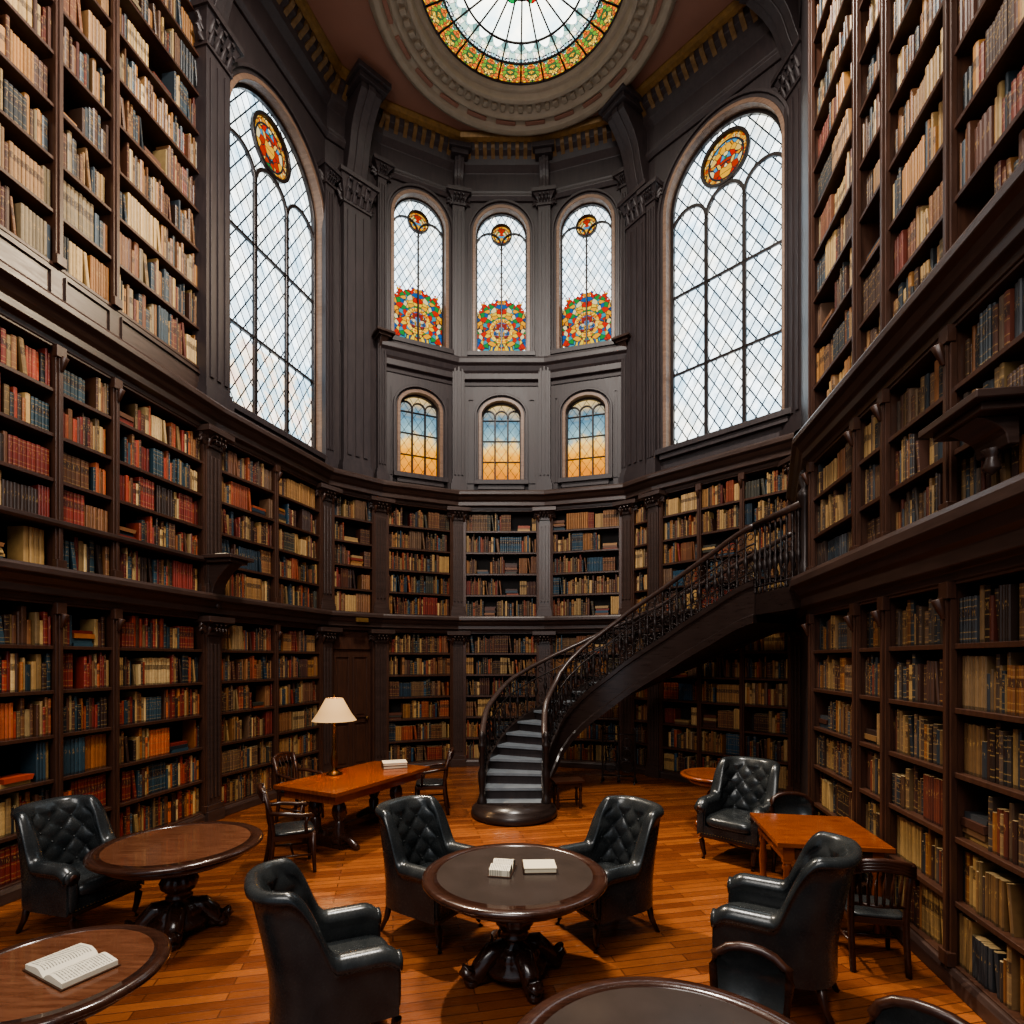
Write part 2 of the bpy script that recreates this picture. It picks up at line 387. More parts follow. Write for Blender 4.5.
bookcase('I','J',B9,.14,2.84,6,'right',dens=.94)
bookcase('I','J',B9,3.3,4.64,3,'right',dens=.95)
bookcase('I','J',B9,5.0,12.2,14,'upper')

# ------------------------------------------------------------ floor / ceiling
poly=[P[k] for k in 'SBMCDEFGHIJ']
mb=MB(); mb.box(-7.2,6.0,-2.6,13.2,-.12,0,0); obj('floor',mb.mesh('floor',[M_FLOOR]))
OC=(.17,9.13)
def raydist(a):
    d=Vector((math.cos(a),math.sin(a))); best=50
    q=poly+[poly[0]]
    for i in range(len(q)-1):
        p=Vector(q[i])-Vector(OC); e=Vector(q[i+1])-Vector(q[i]); den=d.x*e.y-d.y*e.x
        if abs(den)<1e-9: continue
        tt=(p.x*e.y-p.y*e.x)/den; uu=(p.x*d.y-p.y*d.x)/den
        if tt>0 and -1e-6<=uu<=1+1e-6: best=min(best,tt)
    return best
mb=MB(); n=180; vs=[];fs=[]
for i in range(n):
    a=2*math.pi*i/n; D=raydist(a)+.25
    for r_ in (2.4,D): vs.append((OC[0]+r_*math.cos(a),OC[1]+r_*math.sin(a),CEIL))
    for r_ in (D,2.4): vs.append((OC[0]+r_*math.cos(a),OC[1]+r_*math.sin(a),CEIL+.15))
for i in range(n):
    j=(i+1)%n
    for k in range(4): fs.append((i*4+k,i*4+(k+1)%4,j*4+(k+1)%4,j*4+k))
mb.add(vs,fs,0); obj('ceiling',mb.mesh('ceiling',[M_CEIL]))
# oculus rings
mb=MB()
prof=[(1.72,CEIL+.5),(1.72,CEIL+.16),(1.78,CEIL+.08),(1.84,CEIL+.08),(1.87,CEIL-.02),(1.94,CEIL-.04),(1.96,CEIL-.0),(2.12,CEIL+.0),(2.15,CEIL-.07),(2.2,CEIL-.1),(2.24,CEIL-.06),(2.34,CEIL-.06),(2.37,CEIL-.14),(2.46,CEIL-.16),(2.54,CEIL-.1),(2.59,CEIL+.02),(2.59,CEIL+.2)]
mb.lathe(prof,OC[0],OC[1],96,0,True,False)
for i in range(72):
    a=2*math.pi*i/72; mb.M=Matrix.Translation((OC[0],OC[1],0))@Matrix.Rotation(a,4,'Z')
    mb.box(1.99,2.1,-.045,.045,CEIL-.05,CEIL+.02,0)
for i in range(24):
    a=2*math.pi*(i+.5)/24; mb.M=Matrix.Translation((OC[0],OC[1],0))@Matrix.Rotation(a,4,'Z')
    mb.box(2.25,2.33,-.2,.2,CEIL-.085,CEIL-.04,1)
mb.M=None
bev(obj('trim_oculus',mb.mesh('trim_oculus',[M_CREAM,M_CEIL])),.01)
emp=bpy.data.objects.new('window_1',None); scene.collection.objects.link(emp)
mb=MB(); n=72; vs=[(OC[0],OC[1],CEIL+.3)];fs=[];uvs=[]
for i in range(n):
    a=2*math.pi*i/n; vs.append((OC[0]+1.74*math.cos(a),OC[1]+1.74*math.sin(a),CEIL+.17))
for i in range(n):
    fs.append((0,1+i,1+(i+1)%n)); uvs.append([(vs[k][0]-OC[0],vs[k][1]-OC[1]) for k in fs[-1]])
mb.add(vs,fs,0,False,uvs); obj('stained_glass',mb.mesh('stained_glass',[G_OC]),emp)
mb=MB()
def ozz(r): return CEIL+.28-.13*r/1.74
for i in range(24):
    a=2*math.pi*i/24; c,s_=math.cos(a),math.sin(a)
    mb.tube([(OC[0]+r*c,OC[1]+r*s_,ozz(r)) for r in (.42,1.73)],.016,6)
for rr in (.42,1.05,1.38,1.72):
    mb.tube([(OC[0]+rr*math.cos(2*math.pi*i/64),OC[1]+rr*math.sin(2*math.pi*i/64),ozz(rr)) for i in range(65)],.02,6)
obj('glazing_bars',mb.mesh('glazing_bars',[M_IRON]),emp)

# ------------------------------------------------------------ walls & mouldings
chain1=[P[k] for k in 'SBMCDEFGH']; chain2=[P['H'],P['I'],P['J']]
def mould(z0,z1,p,inner=-.36):
    h=z1-z0
    return [(inner,z0),(.02,z0),(.03,z0+h*.15),(p*.45,z0+h*.2),(p*.45,z0+h*.42),(p*.6,z0+h*.5),(p*.75,z0+h*.66),(p,z0+h*.74),(p,z0+h*.9),(p*.9,z1),(inner,z1)]
def trim(name,chain,prof,mat=M_TRIM,b=.006):
    mb=MB(); mb.plan(chain,prof); return bev(obj(name,mb.mesh(name,[mat])),b,1)
trim('trim_1',chain1,mould(2.88,3.22,.2)); trim('trim_2',chain1,mould(5.52,5.9,.24))
trim('trim_3',chain2,mould(2.84,3.3,.22,-.3)); trim('trim_4',chain2,mould(4.64,5.0,.2,-.3))
trim('trim_12',[P['S'],P['B']],[(-.3,3.65),(.07,3.65),(.09,3.68),(.09,3.72),(-.3,3.72)])
trim('baseboard_left',chain1,[(-.36,0),(.05,0),(.05,.1),(.03,.14),(-.36,.14)]); trim('baseboard_right',chain2,[(-.3,0),(.05,0),(.05,.1),(.03,.14),(-.3,.14)])
trim('trim_5',chain1,[(-.3,12.3),(.03,12.3),(.05,12.38),(.05,12.75),(.16,12.85),(.2,13.0),(.3,13.05),(.34,13.2),(.34,13.3),(-.3,13.3)],M_WALL)
trim('trim_6',chain2,[(-.3,12.2),(.03,12.2),(.05,12.75),(.2,13.0),(.34,13.2),(.34,13.3),(-.3,13.3)],M_WALL)
trim('trim_7',chain1,[(.34,13.16),(.42,13.2),(.46,13.27),(.46,13.3),(.34,13.3)],M_GOLD)
mb=MB()
for a,b in zip('SBMCDEFG','BMCDEFGH'):
    Mx,L=fr(a,b); mb.M=Mx; n=max(2,int(L/.17))
    for i in range(n):
        s=(i+.5)*L/n; mb.prism([(-.04,12.84),(-.1,12.86),(-.22,12.98),(-.33,13.06),(-.36,13.1),(-.36,13.16),(-.04,13.1)],s-.04,s+.04,0)
obj('trim_8',mb.mesh('trim_8',[M_GOLDB]))
def slab(name,chain,z0,z1,o0,o1,mat):
    mb=MB(); mb.plan(chain,[(o0,z0),(o1,z0),(o1,z1),(o0,z1)]); return obj(name,mb.mesh(name,[mat]))
slab('wall_left',[P['S'],P['B']],0,CEIL,-.55,-.37,M_WALL)
slab('wall_back_lower',[P[k] for k in 'BMCDEFGH'],0,5.9,-.55,-.37,M_WALL)
slab('wall_right',[P['I'],P['J']],0,CEIL,-.55,-.37,M_WALL)
slab('wall_right_return',[P['H'],P['I']],0,CEIL,-.12,0,M_WALL)
mb=MB(); mb.M=fr('S','B')[0]; mb.box(0,L0,0,.3,5.9,6.35,0)
for i in range(len(B0)-1):
    a,b=B0[i]+.08,B0[i+1]-.08
    mb.bar([(a,5.98),(b,5.98),(b,6.27),(a,6.27)],.03,-.025,0,0,True)
obj('trim_9',mb.mesh('trim_9',[M_TRIM]))

def arch(cx,w,zs,rise,n=24):
    return [(cx-w/2*math.cos(math.pi*i/n),zs+rise*math.sin(math.pi*i/n)) for i in range(n+1)]
def panel(mb,x0,x1,z0,z1,cx,w,zb,zs,rise,depth=.28,mat=0):
    A=arch(cx,w,zs,rise); l,r_=cx-w/2,cx+w/2
    def q(a,b,c,d): mb.add([(a,0,c),(b,0,c),(b,0,d),(a,0,d)],[(0,1,2,3)],mat)
    q(x0,x1,z0,zb); q(x0,l,zb,z1); q(r_,x1,zb,z1)
    for i in range(len(A)-1):
        (xa,za),(xb,zb2)=A[i],A[i+1]; mb.add([(xa,0,za),(xb,0,zb2),(xb,0,z1),(xa,0,z1)],[(0,1,2,3)],mat)
    out=[(l,zb)]+A+[(r_,zb)]; n=len(out)
    vs=[(x,0,z) for x,z in out]+[(x,depth,z) for x,z in out]
    mb.add(vs,[(i,n+i,n+(i+1)%n,(i+1)%n) for i in range(n)],1)
    mb.add([(x0,depth+.02,z0),(x1,depth+.02,z0),(x1,depth+.02,z1),(x0,depth+.02,z1)],[(0,1,2,3)],mat)
wi=[1]
M_CASE=wood('warm_casing',lin('6a5244'),lin('9a7c66'),.42)
def window(Mx,cx,w,zb,zs,rise,gm,lanc,med=None,trans=(),depth=.2,bw=.05,case=.14):
    wi[0]+=1; emp=bpy.data.objects.new('window_%d'%wi[0],None); scene.collection.objects.link(emp)
    A=arch(cx,w,zs,rise,32); out=[(cx-w/2,zb)]+A+[(cx+w/2,zb)]; n=len(out)
    mb=MB(); mb.M=Mx; c=(cx,(zb+zs)/2); vs=[(c[0],depth,c[1])]+[(x,depth,z) for x,z in out]; fs=[];uvs=[]
    for i in range(n):
        f=(0,1+i,1+(i+1)%n); fs.append(f); uvs.append([(vs[k][0]-cx,vs[k][2]-zb) for k in f])
    mb.add(vs,fs,0,False,uvs); obj('leaded_glass',mb.mesh('leaded_glass',[gm]),emp)
    mb=MB(); mb.M=Mx; y0,y1=depth-.06,depth-.005
    lw=w/lanc; rr=lw/2*1.15
    zl=zs-(.35*rise if med else 0)
    for i in range(1,lanc):
        mb.bar([(cx-w/2+i*lw,zb),(cx-w/2+i*lw,zl)],bw,y0,y1)
    for i in range(lanc):
        c0=cx-w/2+(i+.5)*lw
        pts=[(c0-lw/2*math.cos(math.pi*k/16),zl+rr*math.sin(math.pi*k/16)**.85) for k in range(17)]
        mb.bar(pts,bw*.8,y0,y1)
    if med:
        mb.bar([(cx+med[1]*math.cos(2*math.pi*k/32),zb+med[0]+med[1]*math.sin(2*math.pi*k/32)) for k in range(32)],bw*.8,y0-.01,y1,0,True)
    for tz in trans: mb.bar([(cx-w/2,tz),(cx+w/2,tz)],bw*.6,y0,y1)
    mb.bar(out,bw*1.6,y0-.02,y1,0,True)
    bev(obj('tracery',mb.mesh('tracery',[M_IRON]),emp),.006,1)
    mb=MB(); mb.M=Mx
    def off(d): return [(cx-w/2-d,zb)]+[(x+(x-cx)/(w/2)*d,z+d*math.sin(math.pi*i/32)) for i,(x,z) in enumerate(A)]+[(cx+w/2+d,zb)]
    mb.bar(off(.035),.07,-.05,.02,1); mb.bar(off(.07+case*.35),case*.7,-.03,.02,0); mb.bar(off(.07+case*.75),.05,-.075,.02,0)
    mb.box(cx-w/2-case-.08,cx+w/2+case+.08,-.14,.05,zb-.1,zb,0); mb.box(cx-w/2-case,cx+w/2+case,-.09,.05,zb-.2,zb-.1,0)
    bev(obj('casing',mb.mesh('casing',[M_WALL,M_CASE]),emp),.006,1)

Mx,L=fr('B','M'); mb=MB(); mb.M=Mx
panel(mb,0,L,5.9,12.3,L/2+.1,2.3,6.1,10.4,1.15)
obj('wall_back_left',mb.mesh('w',[M_WALL,M_CASE])); window(Mx,L/2+.1,2.3,6.1,10.4,1.15,G_BIG,3,(4.82,.44),(7.5,9.0),.2,.07,.12)
Mx,L=fr('G','H'); mb=MB(); mb.M=Mx
panel(mb,0,L,5.9,12.3,L/2,2.16,6.35,10.85,1.12)
obj('wall_back_right',mb.mesh('w',[M_WALL,M_CASE])); window(Mx,L/2,2.16,6.35,10.85,1.12,G_BIGR,3,(5.0,.44),(7.8,9.3),.2,.07,.12)
for nm,(a,b) in (('wall_apse_left',('C','D')),('wall_apse_center',('D','E')),('wall_apse_right',('E','F'))):
    Mx,L=fr(a,b); mb=MB(); mb.M=Mx
    panel(mb,0,L,5.9,8.3,L/2,.84,6.15,7.55,.32); panel(mb,0,L,8.3,12.3,L/2,1.1,8.9,11.48,.55)
    for s in (-1,1):
        mb.bar([(L/2+s*.6,6.1),(L/2+s*(L/2-.22),6.1),(L/2+s*(L/2-.22),7.9),(L/2+s*.6,7.9)],.025,-.02,0,0,True)
    obj(nm,mb.mesh(nm,[M_WALL,M_CASE]))
    window(Mx,L/2,.84,6.15,7.55,.32,G_SM,3,None,(6.6,7.05,7.5),.15,.035,.08)
    window(Mx,L/2,1.1,8.9,11.48,.55,G_AP,2,(2.68,.22),(),.18,.035,.1)
for nm,(a,b) in (('wall_pier_left',('M','C')),('wall_pier_right',('F','G'))):
    Mx,L=fr(a,b); mb=MB(); mb.M=Mx; mb.box(0,L,0,.25,5.9,12.3,0)
    for z0,z1 in ((6.1,8.2),(8.45,10.7)): mb.bar([(.3,z0),(L-.3,z0),(L-.3,z1),(.3,z1)],.03,-.02,0,0,True)
    obj(nm,mb.mesh(nm,[M_WALL]))
trim('trim_10',[P[k] for k in 'CDEF'],mould(8.2,8.75,.22,-.1),M_WALL)
trim('trim_11',[P[k] for k in 'BMCDEFGH'],[(-.1,12.17),(.04,12.17),(.1,12.24),(.1,12.3),(-.1,12.3)],M_WALL)

# ------------------------------------------------------------ pilasters
def pil(mb,Mx,z0,z1,w,d,cap=.4,leaf=True):
    mb.M=Mx; h=w/2
    mb.box(-h-.04,h+.04,-d-.04,.1,z0,z0+.16); mb.box(-h-.02,h+.02,-d-.02,.1,z0+.16,z0+.24)
    mb.box(-h,h,-d,.1,z0+.24,z1-cap)
    for k in (-1,0,1):
        mb.box(k*w*.3-w*.07,k*w*.3+w*.07,-d-.025,-d,z0+.34,z1-cap-.12)
    mb.box(-h-.02,h+.02,-d-.03,.1,z1-cap,z1-cap+.05)
    zc0,zc1=z1-cap+.05,z1-.08
    vs=[];pp=[(0,0),(.35,.01),(.7,.05),(1,.1)]
    for f,o in pp:
        z=zc0+(zc1-zc0)*f; vs+=[(-h-o,.1,z),(-h-o,-d-o,z),(h+o,-d-o,z),(h+o,.1,z)]
    fs=[]
    for k in range(3):
        for i in range(4): fs.append((k*4+i,k*4+(i+1)%4,(k+1)*4+(i+1)%4,(k+1)*4+i))
    mb.add(vs,fs)
    if leaf:
        for row,(zb,zt) in enumerate(((0,.5),(.4,.95))):
            n=4 if row==0 else 3
            for i in range(n):
                x=-h+(i+.5)*w/n; za=zc0+(zc1-zc0)*zb; zt_=zc0+(zc1-zc0)*zt
                mb.tube([(x,-d-.015,za),(x,-d-.04,(za+zt_)/2),(x,-d-.09,zt_-.02),(x,-d-.12,zt_-.03),(x,-d-.11,zt_-.07)],lambda q:w/n*.42*(1-.5*q),6,0,.5)
            for sx in (-1,1):
                za=zc0+(zc1-zc0)*zb; zt_=zc0+(zc1-zc0)*zt
                mb.tube([(sx*(h+.01),-d/2,za),(sx*(h+.04),-d/2,(za+zt_)/2),(sx*(h+.1),-d/2,zt_-.02),(sx*(h+.11),-d/2,zt_-.07)],lambda q:.05*(1-.5*q),6)
    mb.box(-h-.13,h+.13,-d-.14,.1,z1-.08,z1)
def cornerM(k):
    ks='SBMCDEFGHIJ'; i=ks.index(k)
    a=Vector(P[ks[i]])-Vector(P[ks[i-1]]); b=Vector(P[ks[i+1]])-Vector(P[ks[i]]); a.normalize(); b.normalize(); d=(a+b).normalized()
    p=P[k]; return Matrix(((d.x,-d.y,0,p[0]),(d.y,d.x,0,p[1]),(0,0,1,0),(0,0,0,1)))
for i,k in enumerate('BMCDEFG'):
    mb=MB(); pil(mb,cornerM(k),0,2.9,.24,.07,.26); pil(mb,cornerM(k),3.2,5.55,.24,.07,.26)
    bev(obj('trim_pilaster_%s'%k.lower(),mb.mesh('pilaster',[M_TRIM])),.005,1)
for k,w,z1 in (('B',.46,11.3),('D',.26,12.3),('E',.26,12.3),('H',.46,11.9),('C',.18,12.3),('F',.18,12.3),('M',.2,11.5),('G',.2,11.5)):
    mb=MB(); pil(mb,cornerM(k),5.9,z1,w,.14,.5 if w>.3 else .3)
    bev(obj('trim_upper_pilaster_%s'%k.lower(),mb.mesh('pilaster',[M_WALL])),.005,1)
mb=MB(); pil(mb,cornerM('H'),0,2.9,.3,.07,.26); pil(mb,cornerM('H'),3.2,5.55,.3,.07,.26); bev(obj('trim_pilaster_h',mb.mesh('p',[M_TRIM])),.005,1)
for a,b in (('M','C'),('F','G')):
    Mx,L=fr(a,b); mb=MB(); pil(mb,Mx@Matrix.Translation((L/2,0,0)),5.9,11.6,.56 if a=='M' else .5,.16,.55)
    bev(obj('trim_great_pilaster_%s'%a.lower(),mb.mesh('p',[M_WALL])),.005,1)
def console(Mx,z0,z1,w,out,name):
    mb=MB(); mb.M=Mx; pts=[(.05,z0),(-.1,z0)]
    for i in range(13):
        q=i/12; pts.append((-.12-out*(q**1.8)-.05*math.sin(q*math.pi*2),z0+.05+(z1-z0-.35)*q))
    pts+=[(-.12-out,z1-.3),(-.12-out,z1-.2),(.05,z1-.2)]
    mb.prism(pts,-w/2,w/2); mb.prism([(y-.03 if y<0 else y,z) for y,z in pts],-w*.18,w*.18)
    mb.box(-w/2-.08,w/2+.08,-.2-out,.05,z1-.2,z1-.1); mb.box(-w/2-.13,w/2+.13,-.26-out,.05,z1-.1,z1)
    bev(obj(name,mb.mesh(name,[M_WALL])),.006,1)
for a,b in (('M','C'),('F','G')):
    Mx,L=fr(a,b); console(Mx@Matrix.Translation((L/2,0,0)),11.6,13.2,.42,.6,'trim_console_%s'%a.lower())
console(cornerM('B'),11.5,13.2,.4,.7,'trim_console_b'); console(cornerM('H'),11.9,13.2,.4,.7,'trim_console_h')
for k in 'DE': console(cornerM(k),12.1,13.1,.2,.2,'trim_console_%s'%k.lower())
def bracket(Mx,z,name,w=.3,out=.4,book=False,h=.45):
    emp=bpy.data.objects.new(name,None); scene.collection.objects.link(emp)
    mb=MB(); mb.M=Mx
    mb.box(-w/2-.06,w/2+.06,-out-.06,0,z-.05,z); mb.box(-w/2,w/2,-out,0,z-.1,z-.05)
    pts=[(0,z-.15-h),(-.06,z-.15-h)]+[(-.07-(out-.1)*(i/8)**2,z-.1-h+h*i/8) for i in range(9)]+[(0,z-.1)]
    mb.prism(pts,-w*.3,w*.3)
    mb.lathe([(.0,z-.29-h),(.05,z-.25-h),(.03,z-.18-h),(.06,z-.13-h)],0,-.06,10)
    bev(obj('ledge',mb.mesh('ledge',[M_TRIM]),emp),.006,1)
    if book:
        mb=MB(); mb.M=Mx; mb.rbox(-.13,.13,-.34,-.08,z,z+.04,.01,0); obj('book',mb.mesh('book',[M_PAGE]),emp)
for k,z in (('C',8.75),('F',8.75)): bracket(cornerM(k),z+.1,'wall_bracket',.26,.32)
bracket(cornerM('B')@Matrix.Translation((0,-.06,0)),3.75,'wall_bracket',.36,.42,True)
bracket(fr('I','J')[0]@Matrix.Translation((B9[3]+.52,0,0)),3.84,'wall_bracket',.5,.26,False,.12)

# ------------------------------------------------------------ door
Mx,L=fr('M','C'); mb=MB(); mb.M=Mx
mb.box(.14,L-.14,.1,.16,.02,2.5,0); mb.box(.12,L-.12,.06,.18,2.5,2.88,0)
for z0,z1 in ((.2,1.05),(1.15,2.35)):
    for x0,x1 in ((.24,L/2-.05),(L/2+.05,L-.24)): mb.bar([(x0,z0),(x1,z0),(x1,z1),(x0,z1)],.035,.075,.1,0,True); mb.box(x0+.06,x1-.06,.085,.1,z0+.06,z1-.06,0)
mb.box(.1,.16,0,.18,0,2.88,0); mb.box(L-.16,L-.1,0,.18,0,2.88,0)
mb.lathe([(.0,1.08),(.03,1.1),(.035,1.13),(.02,1.16),(0,1.17)],L-.26,.05,10,1)
bev(obj('door_1',mb.mesh('door_1',[M_SHELF,M_BRASS])),.005,1)
mb=MB(); mb.M=Mx; mb.box(L*.45,L*.45+.26,-.23,-.2,3.03,3.11); obj('door_plaque',mb.mesh('door_plaque',[M_GOLD]))

# ------------------------------------------------------------ staircase
ctrl=[Vector(c) for c in ((.03,8.3),(.03,8.75),(.12,9.25),(.5,9.85),(1.15,10.15),(2.0,10.1),(2.85,9.65),(3.5,9.0),(3.92,8.35))]
def cr(p0,p1,p2,p3,t): return .5*((2*p1)+(-p0+p2)*t+(2*p0-5*p1+4*p2-p3)*t*t+(-p0+3*p1-3*p2+p3)*t**3)
pts=[]; ext=[ctrl[0]*2-ctrl[1]]+ctrl+[ctrl[-1]*2-ctrl[-2]]
for i in range(len(ctrl)-1):
    for k in range(20): pts.append(cr(ext[i],ext[i+1],ext[i+2],ext[i+3],k/20))
pts.append(ctrl[-1])
cum=[0]
for i in range(1,len(pts)): cum.append(cum[-1]+(pts[i]-pts[i-1]).length)
LT=cum[-1]
def at(s):
    s=max(0,min(1,s))*LT
    for i in range(1,len(cum)):
        if cum[i]>=s: break
    f=(s-cum[i-1])/(cum[i]-cum[i-1]); p=pts[i-1].lerp(pts[i],f)
    a=max(i-3,0); b=min(i+2,len(pts)-1); d=(pts[b]-pts[a]).normalized()
    return p,Vector((d.y,-d.x))
ZT=3.24
def zs_(s): return ZT*(1-(1-s)**1.2)
def sinv(z): return 1-(1-min(1,z/ZT))**(1/1.2)
HW=.46
stair=bpy.data.objects.new('curved_staircase',None); scene.collection.objects.link(stair)
mb=MB(); NS=19
for k in range(NS):
    z=ZT*(k+1)/NS; a,b=sinv(ZT*k/NS),sinv(ZT*(k+1)/NS)
    if k==NS-1: b=1
    a2=max(0,a-.006)
    vs=[]
    for zz in (z-.04,z):
        for s,sd in ((a2,1),(b,1),(b,-1),(a2,-1)):
            p,nn=at(s); q=p+nn*sd*(HW+.0); vs.append((q.x,q.y,zz))
    mb.add(vs,[(0,3,2,1),(4,5,6,7),(0,1,5,4),(1,2,6,5),(2,3,7,6),(3,0,4,7)],0)
    vs=[]
    for zz in (z-ZT/NS,z-.04):
        for s,sd in ((a,1),(a+.004,1),(a+.004,-1),(a,-1)):
            p,nn=at(s); q=p+nn*sd*(HW-.01); vs.append((q.x,q.y,zz))
    mb.add(vs,[(0,1,5,4),(2,3,7,6),(3,0,4,7),(1,2,6,5)],1)
obj('treads',mb.mesh('treads',[M_STONE,M_WALL]),stair)
mb=MB(); NN=90
for sd in (1,-1):
    vs=[];fs=[]
    for i in range(NN+1):
        s=i/NN; p,nn=at(s); z=zs_(s)
        for o,dz in ((HW-.03,-.42),(HW+.06,-.42),(HW+.06,-.3),(HW+.03,-.28),(HW+.03,.1),(HW+.06,.12),(HW+.06,.2),(HW-.03,.2)):
            q=p+nn*sd*o; vs.append((q.x,q.y,max(.0 if dz<0 else .02,z+dz)))
    for i in range(NN):
        for k in range(8): fs.append((i*8+k,i*8+(k+1)%8,(i+1)*8+(k+1)%8,(i+1)*8+k))
    fs+=[tuple(range(8)),tuple(range(NN*8,NN*8+8))]
    mb.add(vs,fs,0)
vs=[];fs=[]
for i in range(NN+1):
    s=i/NN; p,nn=at(s); z=max(0.0,zs_(s)-.4)
    for sd in (-1,1):
        q=p+nn*sd*HW; vs.append((q.x,q.y,z))
for i in range(NN): fs.append((i*2,i*2+1,i*2+3,i*2+2))
mb.add(vs,fs,0)
mb.lathe([(.62,0),(.64,.04),(.62,.12),(.56,.15),(.56,.17),(0,.17)],.03,8.3,40,0)
obj('stringers',mb.mesh('stringers',[M_STRING]),stair)
mb=MB()
def balu(x,y,z,h):
    mb.lathe([(.014,z),(.024,z+.03),(.012,z+.06),(.012,z+h*.28),(.034,z+h*.36),(.038,z+h*.42),(.016,z+h*.5),(.026,z+h*.56),(.012,z+h*.62),(.012,z+h-.12),(.022,z+h-.08),(.014,z+h)],x,y,8)
def scroll(q2,d,zc):
    for sg_,z0 in ((1,.2),(-1,.46)):
        pp=[]
        for k in range(15):
            t_=k/14; ag=t_*math.pi*2.2; rr=.05*(1-.6*t_)
            pp.append((q2.x+d.x*sg_*rr*math.cos(ag),q2.y+d.y*sg_*rr*math.cos(ag),zc+z0+rr*math.sin(ag)))
        mb.tube(pp,.008,4)
for sd in (1,-1):
    nb=int(LT/.15)
    for i in range(nb+1):
        s=.02+.98*i/nb; p,nn=at(s); q=p+nn*sd*(HW+.015); balu(q.x,q.y,zs_(s)+.2,.78)
        if i<nb:
            s2=s+.49/nb; p2,n2=at(s2); q2=p2+n2*sd*(HW+.015); zc=zs_(s2)+.2
            d=Vector((-n2.y,n2.x)); scroll(q2,d,zc)
            for hz,rr in ((.06,.04),(.66,.045)):
                mb.tube([(q2.x+d.x*rr*math.cos(2*math.pi*k/10),q2.y+d.y*rr*math.cos(2*math.pi*k/10),zc+hz+rr*math.sin(2*math.pi*k/10)) for k in range(11)],.008,4)
    path=[];low=[]
    for i in range(61):
        s=i/60; p,nn=at(s); q=p+nn*sd*(HW+.015); path.append((q.x,q.y,zs_(s)+1.0)); low.append((q.x,q.y,zs_(s)+.74))
    mb.tube(path,.05,8,1,.8); mb.tube(low,.014,6)
    q=at(0)[0]+at(0)[1]*sd*(HW+.015)
    mb.lathe([(.07,0.1),(.075,.2),(.05,.26),(.035,.32),(.055,.5),(.06,.62),(.03,.72),(.05,.8),(.035,.9),(.06,1.0),(.065,1.04),(.03,1.08),(.06,1.15),(.03,1.22),(0,1.24)],q.x,q.y,12)
e,nn=at(1); q0=e+nn*(HW+.015); q1=Vector((3.62,6.92))
nb=max(4,int((q1-q0).length/.13))
for i in range(nb+1):
    q=q0.lerp(q1,i/nb); balu(q.x,q.y,ZT,.96)
mb.tube([(q0.x,q0.y,ZT+1.0),(q1.x,q1.y,ZT+1.0)],.05,8,1); mb.tube([(q0.x,q0.y,ZT+.1),(q1.x,q1.y,ZT+.1)],.014,6)
mb.lathe([(.07,ZT-.1),(.07,ZT+.2),(.04,ZT+.3),(.05,ZT+.6),(.04,ZT+.95),(.08,ZT+1.05),(.09,ZT+1.12),(.04,ZT+1.18),(.08,ZT+1.28),(.05,ZT+1.38),(0,ZT+1.42)],q1.x,q1.y,12)
obj('iron_railing',mb.mesh('iron_railing',[M_IRON,M_TRIM]),stair)
mb=MB(); el=e-nn*(HW)
poly2=[(q0.x,q0.y),(el.x,el.y),(4.45,8.68),(3.66,6.95),(q1.x-.04,q1.y)]
n=len(poly2); vs=[(x,y,ZT-.3) for x,y in poly2]+[(x,y,ZT) for x,y in poly2]
mb.add(vs,[tuple(range(n)),tuple(range(n,2*n))]+[(i,(i+1)%n,n+(i+1)%n,n+i) for i in range(n)]); obj('landing',mb.mesh('landing',[M_STRING]),stair)

